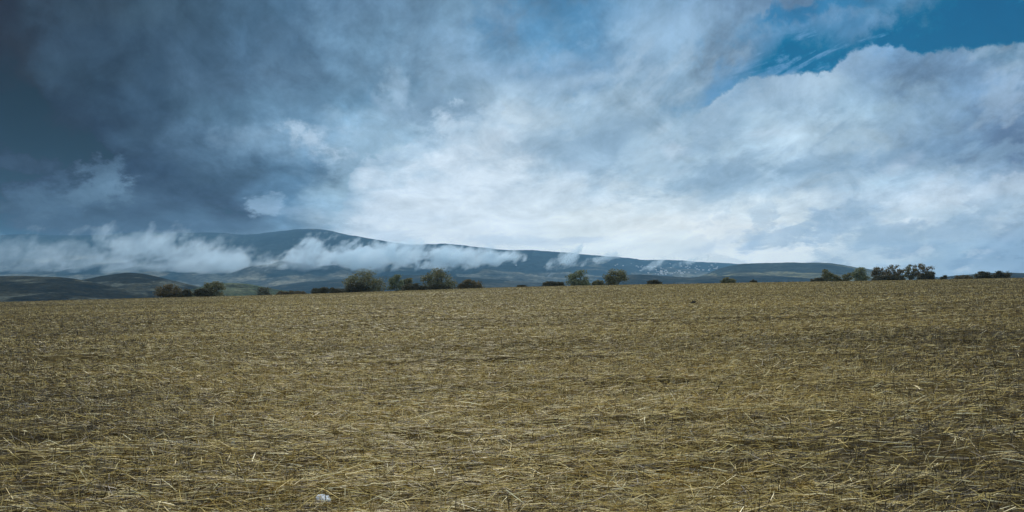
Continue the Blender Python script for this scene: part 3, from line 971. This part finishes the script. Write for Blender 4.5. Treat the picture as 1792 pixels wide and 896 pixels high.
PLANTS = [
    ("bush", "bush", 270, 322, 497.5, 205, 'bush', 'brown', "broad brown rounded bush, first one on the crest from the dark hills", 0.1),
    ("bush", "bush", 312, 338, 507, 203, 'bush', 'dark', "low dark bush close beside the broad brown rounded bush", 0),
    ("bush", "bush", 338, 372, 505, 204, 'bush', 'dark', "dark mound of scrub at the foot of the small leafy tree on the green rise", 0),
    ("small_tree", "tree", 356, 394, 493, 207, 'tree', 'olive', "small leafy tree standing before the pale green rise", -0.2),
    ("bush", "bush", 440, 482, 503, 300, 'bush', 'dark', "flat dark bush on the crest past the pale green rise", 0),
    ("bush", "bush", 484, 538, 509, 240, 'bush', 'brown', "very low long scrub strip between the flat dark bush and the big trees", 0),
    ("bush", "bush", 546, 604, 502.5, 215, 'bush', 'dark', "long low dark bush leading up to the big sloping tree", 0.0),
    ("broad_tree", "tree", 600, 676, 468, 212, 'tree', 'olive', "largest broad tree, its crown sloping down to one side, before the bright clouds", 0.55),
    ("bush", "bush", 602, 650, 494, 209, 'bush', 'dark', "dark undergrowth at the foot of the largest sloping tree", 0.2),
    ("small_tree", "tree", 678, 712, 481, 216, 'tree', 'green', "pale green young tree between the two biggest trees", 0.0),
    ("small_tree", "tree", 704, 724, 487, 218, 'tree', 'olive', "thin short tree touching the pale green young tree", 0.0),
    ("hedge", "hedge", 700, 750, 496, 211, 'bush', 'dark', "dark hedge filling the gap between the two biggest trees", 0.1),
    ("broad_tree", "tree", 737, 802, 470, 213, 'tree', 'olive', "tall domed leafy tree, second biggest, under the long white cloud", -0.15),
    ("bush", "bush", 745, 790, 497, 210, 'bush', 'dark', "dark undergrowth around the stems of the tall domed tree", 0.0),
    ("bush", "bush", 797, 850, 489.5, 212, 'bush', 'brown', "brown bush tapering away from the tall domed tree", -0.2),
    ("bush", "bush", 902, 924, 499, 214, 'bush', 'dark', "tiny lone bush on the bare stretch of the crest", 0),
    ("hedge", "hedge", 948, 989, 492.5, 212, 'bush', 'dark', "short flat topped dark hedge beside a vase shaped tree", 0),
    ("small_tree", "tree", 989, 1035, 473, 214, 'tree', 'green', "vase shaped tree with stems fanning out beside the flat topped hedge", 0.3),
    ("bush", "bush", 1036, 1057, 490, 215, 'bush', 'olive', "small thin bush between the vase shaped tree and its rounder neighbour", 0.5),
    ("round_tree", "tree", 1055, 1102, 470, 213, 'tree', 'olive', "round twin stemmed tree on its own before the wooded foothill", 0.0),
    ("bush", "bush", 1131, 1158, 490, 214, 'bush', 'dark', "low twiggy bush on the crest under the hillside village", 0.1),
    ("bush", "bush", 1261, 1287, 485.5, 213, 'bush', 'olive', "lone rounded bush before the meadow hill", 0.1),
    ("bush", "bush", 1312, 1324, 489.5, 213, 'bush', 'dark', "tiniest speck of a bush before the meadow hill", 0),
    ("bush", "bush", 1418, 1442, 486.5, 212, 'bush', 'dark', "low dark bush at the near end of the row before the meadow hill", 0.3),
    ("small_tree", "tree", 1437, 1458, 472, 214, 'tree', 'olive', "slim small tree at the start of the row before the meadow hill", 0.0),
    ("bush", "bush", 1458, 1471, 480.5, 213, 'bush', 'olive', "little upright bush next to the slim small tree", 0.0),
    ("bush", "bush", 1471, 1490, 478, 213, 'bush', 'olive', "olive bush leaning against the dense greenish tree", 0.4),
    ("round_tree", "tree", 1485, 1523, 468.5, 215, 'tree', 'green', "dense greenish tree in the row at the foot of the meadow hill", -0.2),
    ("open_tree", "tree", 1524, 1554, 465.5, 216, 'open', 'brown', "open crowned brown tree with sky between its boughs", -0.1),
    ("open_tree", "tree", 1546, 1582, 463, 214, 'open', 'brown', "wide open crowned tree with a sharp top in the middle of the row", -0.3),
    ("bush", "bush", 1525, 1580, 480, 211, 'bush', 'dark', "dark thicket under the two brown open crowned trees", 0.0),
    ("open_tree", "tree", 1580, 1606, 463.5, 216, 'open', 'olive', "thinnest see through tree in the row, beside the tallest one", -0.1),
    ("tall_tree", "tree", 1598, 1634, 459.5, 214, 'open', 'brown', "tallest tree of the row, rising clear above the meadow hill", -0.1),
    ("bush", "bush", 1605, 1638, 474.5, 211, 'bush', 'dark', "black looking thicket at the foot of the tallest tree of the row", -0.1),
    ("bush", "bush", 1643, 1660, 482, 220, 'bush', 'dark', "small dark bush just past the tallest tree of the row", 0.0),
    ("bush", "bush", 1668, 1704, 481, 225, 'bush', 'brown', "low brown scrub before the low ridge, between small bush and hedge", 0.2),
    ("hedge", "hedge", 1703, 1740, 475.5, 214, 'bush', 'dark', "rounded dark hedge clump before the low ridge", 0.2),
    ("hedge", "hedge", 1734, 1772, 474.5, 214, 'bush', 'dark', "last dark hedge clump on the crest, at the end of the low ridge", -0.3),
]
for i, (nm, cat, a, b, yt, D, st, hue, lab, lean) in enumerate(PLANTS):
    plant(nm, cat, a, b, yt, D, st, hue, lab, 100 + i * 7, lean)


# ------------------------------------------------------------------ straw and stubble: one object nobody could count
def cover(x, y):
    """how thick the straw lies: swaths run across the field, thinner to the sides where soil shows"""
    d = np.hypot(x, y)
    m = fbm(x / 6.5 + 0.1 * y, y / 0.95, 3, 91)
    m2 = fbm(x / 11.0, y / 4.0, 3, 19)
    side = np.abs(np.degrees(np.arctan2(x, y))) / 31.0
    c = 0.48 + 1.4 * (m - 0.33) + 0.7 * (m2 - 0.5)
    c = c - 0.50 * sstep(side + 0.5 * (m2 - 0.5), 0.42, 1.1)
    return np.clip(c, 0.24, 1.0)


def build_straw():
    rng = np.random.default_rng(77)
    bands = [  # d0, d1, straws per m2, share standing
        (3.6, 8.0, 4600, 0.15), (8.0, 14.0, 3400, 0.18), (14, 26, 1700, 0.22), (26, 50, 560, 0.26), (50, 95, 190, 0.30), (95, 185, 55, 0.34)]
    allv, allf, allc, base = [], [], [], 0
    tanA = math.tan(math.radians(36))
    for d0, d1, dens, stand in bands:
        area = tanA * (d1 ** 2 - d0 ** 2)
        n = int(area * dens)
        y = np.sqrt(rng.uniform(d0 ** 2, d1 ** 2, n))
        x = rng.uniform(-1, 1, n) * y * tanA
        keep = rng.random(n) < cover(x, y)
        x, y = x[keep], y[keep]
        n = len(x)
        d = np.hypot(x, y)
        st = rng.random(n) < stand
        lod = np.maximum(1.0, d / 9.0) ** 0.60
        # direction
        th = np.where(rng.random(n) < 0.78, rng.normal(0.03, 0.24, n), rng.uniform(-math.pi / 2, math.pi / 2, n))
        th = th + np.where(rng.random(n) < 0.5, math.pi, 0)
        el = np.where(st, rng.normal(1.35, 0.22, n), rng.normal(0.01, 0.09, n) + (rng.random(n) < 0.06) * rng.uniform(0.2, 0.8, n))
        ln = np.where(st, rng.uniform(0.05, 0.145, n), rng.gamma(2.2, 0.047, n) + 0.03) * np.maximum(1, lod * 0.36)
        ln = np.where(st, np.minimum(ln, 0.17), np.minimum(ln, 0.38 * np.maximum(1, lod * 0.36)))
        ln = np.where((~st) & (el > 0.3), np.minimum(ln, 0.16), ln)
        el = np.where(st, el, el * (1 - 0.75 * sstep(d, 15, 70)))
        w = rng.uniform(0.0027, 0.0052, n) * lod * np.where(st, 0.9, 1.0)
        leafy = rng.random(n) < 0.15
        w = np.where(leafy, w * 1.6, w)
        dirv = np.stack([np.cos(th) * np.cos(el), np.sin(th) * np.cos(el), np.sin(el)], 1)
        side = np.stack([-np.sin(th), np.cos(th), np.zeros(n)], 1)
        # roll the ribbon a little so faces catch light differently
        up = np.cross(side, dirv)
        up *= np.sign(up[:, 2:3] + 1e-9)
        rl = rng.normal(0, 0.7, n)[:, None]
        sd = side * np.cos(rl) + up * np.sin(rl)
        z0 = ground_z(x, y)
        lift = np.where(st, -0.01, np.abs(rng.normal(0, 0.014, n)) + 0.003 + rng.random(n) * 0.05 * np.clip(cover(x, y) - 0.35, 0, 1))
        p0 = np.stack([x, y, z0 + lift], 1)
        p2 = p0 + dirv * ln[:, None]
        zg = ground_z(p2[:, 0], p2[:, 1])
        p2[:, 2] = np.where(st, p2[:, 2], np.maximum(p2[:, 2] - z0 + 0.6 * zg + 0.4 * z0, zg + 0.002))
        bend = rng.normal(0, 0.035, n) * ln
        kink = (rng.random(n) < 0.05) * rng.uniform(0.08, 0.25, n) * ln
        p1 = (p0 + p2) / 2 + side * bend[:, None]
        p1[:, 2] += np.abs(bend) * 0.6 + kink
        hw = (w / 2)[:, None]
        v = np.stack([p0 - sd * hw, p0 + sd * hw, p1 - sd * hw, p1 + sd * hw, p2 - sd * hw * 0.6, p2 + sd * hw * 0.6], 1)
        q = np.arange(n)[:, None] * 6 + base
        f = np.concatenate([q + np.array([0, 1, 3, 2]), q + np.array([2, 3, 5, 4])], 0)
        base += n * 6
        t = rng.random(n)[:, None]
        c0, c1, c2 = np.array([0.095, 0.064, 0.022]), np.array([0.68, 0.475, 0.138]), np.array([0.94, 0.79, 0.46])
        col = np.where(t < 0.72, c0 + (c1 - c0) * (t / 0.72), c1 + (c2 - c1) * ((t - 0.72) / 0.28) ** 1.6)
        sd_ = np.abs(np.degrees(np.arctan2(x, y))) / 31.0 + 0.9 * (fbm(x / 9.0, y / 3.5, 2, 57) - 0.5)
        old_or_corner_dark = (rng.random(n) < 0.21 + 0.36 * sstep(sd_, 0.5, 1.15))[:, None]  # old dark straw at random, with extra toward the sides as painted corner darkening
        col = np.where(old_or_corner_dark, np.array([0.062, 0.044, 0.019]) * (0.6 + 0.8 * t), col)
        col = np.where(st[:, None], col * 0.78, col)
        col = col * (0.72 + 0.56 * fbm(x / 38.0 + 0.06 * y, y / 4.5, 3, 83))[:, None]      # older and fresher swaths
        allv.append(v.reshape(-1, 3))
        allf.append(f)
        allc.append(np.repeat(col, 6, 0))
    V, Fc, C = np.concatenate(allv), np.concatenate(allf), np.concatenate(allc)
    print("straws", len(V) // 6)
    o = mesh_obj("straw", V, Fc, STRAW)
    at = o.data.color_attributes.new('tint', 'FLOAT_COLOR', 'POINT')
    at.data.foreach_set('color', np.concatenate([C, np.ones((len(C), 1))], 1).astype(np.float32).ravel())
    tag(o, "cut golden straw and short stubble lying over the whole field", "straw", kind='stuff')


build_straw()


# ------------------------------------------------------------------ stones lying in the stubble
def on_ground(px, py):
    x, y, z = pix_dir(px, py)
    D = 3.0
    k = np.geomspace(3, 170, 4000)
    g = ground_z(x / y * k, k, True)
    zz = EYE + z / y * k
    i = int(np.argmax(zz <= g))
    return np.array([x / y * k[i], k[i], g[i]]), k[i]


WHITE = stone_material("white_stone", (0.48, 0.49, 0.50), (0.84, 0.85, 0.86), 22)
TAN = stone_material("tan_stone", (0.27, 0.23, 0.15), (0.42, 0.37, 0.25), 16)
GREY = stone_material("grey_stone", (0.22, 0.22, 0.20), (0.42, 0.42, 0.40), 16)
CLOD = stone_material("dark_clod", (0.016, 0.014, 0.010), (0.045, 0.038, 0.026), 14)


def stone(px, py, wpx, hpx, mat, label, seed, flat=1.0, cat="stone", name="field_stone"):
    p, D = on_ground(px, py + hpx * 0.35)
    w, h = wpx / F * D, hpx / F * D
    rng = np.random.default_rng(seed)
    v = ICO_V.copy()
    # facet the blank with a few cutting planes, then roughen it
    for _ in range(9):
        nrm = rng.normal(0, 1, 3)
        nrm /= np.linalg.norm(nrm)
        cut = rng.uniform(0.62, 0.92)
        dd = v @ nrm
        over = dd > cut
        v[over] -= np.outer(dd[over] - cut, nrm) * 0.85
    v *= 1 + (fbm(v[:, 0] * 3 + seed, v[:, 1] * 3 + v[:, 2] * 2.3, 3, seed)[:, None] - 0.5) * 0.22
    ext = v.max(0) - v.min(0)
    v = v / ext * np.array([w, w * 0.75, h * 1.35])
    o = mesh_obj(name, v, ICO_F, mat, smooth=False)
    o.location = p + np.array([0, 0, h * 0.42])
    o.rotation_euler = (rng.uniform(-.1, .1), rng.uniform(-.12, .12), rng.uniform(-0.3, 0.3))
    tag(o, label, cat, "stones and clods lying in the stubble")
    return o


stone(566, 876, 31, 13, WHITE, "bright white pointed stone, whitest thing in the stubble", 3)
stone(578, 859, 11, 8, TAN, "round tan stone just behind the bright white stone", 5)
stone(588, 860, 5, 6, TAN, "little tan pebble touching the round tan stone", 6)
stone(558, 862, 6, 4, TAN, "small pale pebble beside the round tan stone", 7)
stone(158, 675, 16, 4, TAN, "wide flat tan stone alone in the stubble on the darker side of the field", 9)
stone(986, 889, 18, 8, GREY, "flat grey stone at the very front edge of the field", 11)
stone(623, 805, 13, 7, TAN, "angular tan stone in the matted straw behind the white stone", 13)
stone(599, 821, 11, 6, TAN, "smooth tan stone between the angular one and the round one", 15)
stone(408, 780, 11, 9, TAN, "lumpy tan stone beside a dark swath of straw", 17)
stone(438, 757, 11, 5, TAN, "low flat tan stone behind the lumpy tan stone", 19)
stone(248, 772, 16, 6, GREY, "long grey stone half sunk in flattened straw", 21)
stone(760, 793, 12, 4, WHITE, "thin whitish stone flake lying in the middle of the field", 23)
stone(903, 850, 12, 6, TAN, "tan stone right of centre among thick yellow straws", 25)
stone(866, 843, 10, 4, TAN, "oval tan pebble with its twin next to thick yellow straws", 27)
stone(851, 843, 5, 4, TAN, "smallest roundish pebble beside the oval tan pebble", 28)
stone(1450, 872, 18, 5, WHITE, "flat off white stone on matted straw near the front corner", 29)
stone(1474, 660, 14, 4, TAN, "far pale stone among the upright stubble of the darker slope", 31)
stone(1212, 697, 12, 6, TAN, "rounded pale stone in the brighter strip of stubble", 33)
stone(663, 709, 9, 7, CLOD, "small black clod of earth in the straw", 35, cat="clod", name="earth_clod")


def weed_tuft(px, py, label):
    p, D = on_ground(px, py)
    s = D / F
    rng = np.random.default_rng(2)
    root = empty("dark_weed", p)
    V, Fc = [], []
    for k in range(46):
        a, b = rng.normal(0, 0.35), rng.uniform(0.35, 1.0)
        bx = rng.normal(0, 4.5) * s
        tall = b * (8 * s if abs(bx) < 3.2 * s else 3 * s)
        tip = np.array([bx + (0.55 + a) * tall * 0.8, rng.normal(0, 2) * s, tall])
        bs = np.array([bx, rng.normal(0, 2) * s, -0.03])
        t = tube([bs, (bs + tip) / 2 + np.array([0, 0, 0.1 * tall]), tip], [0.35 * s, 0.42 * s, 0.1 * s], 4)
        o = len(V)
        V.extend(t[0])
        Fc.extend([tuple(i + o for i in q) for q in t[1]])
    mesh_obj("stalk", V, Fc, CLOD, parent=root)
    V, Fc = [], []
    n = 120
    c = np.stack([rng.normal(1.5, 2.6, n) * s, rng.normal(0, 2, n) * s, np.abs(rng.normal(2.2, 1.8, n)) * s], 1)
    d1, d2 = rng.normal(0, 0.8, (n, 3)) * s, rng.normal(0, 0.5, (n, 3)) * s
    v = np.stack([c - d1, c + d2, c + d1, c - d2], 1).reshape(-1, 3)
    mesh_obj("foliage", v, np.arange(n * 4).reshape(-1, 4), CLOD, parent=root)
    tag(root, label, "weed")


weed_tuft(1212, 532, "dark weed tuft sticking up alone in the far part of the field")
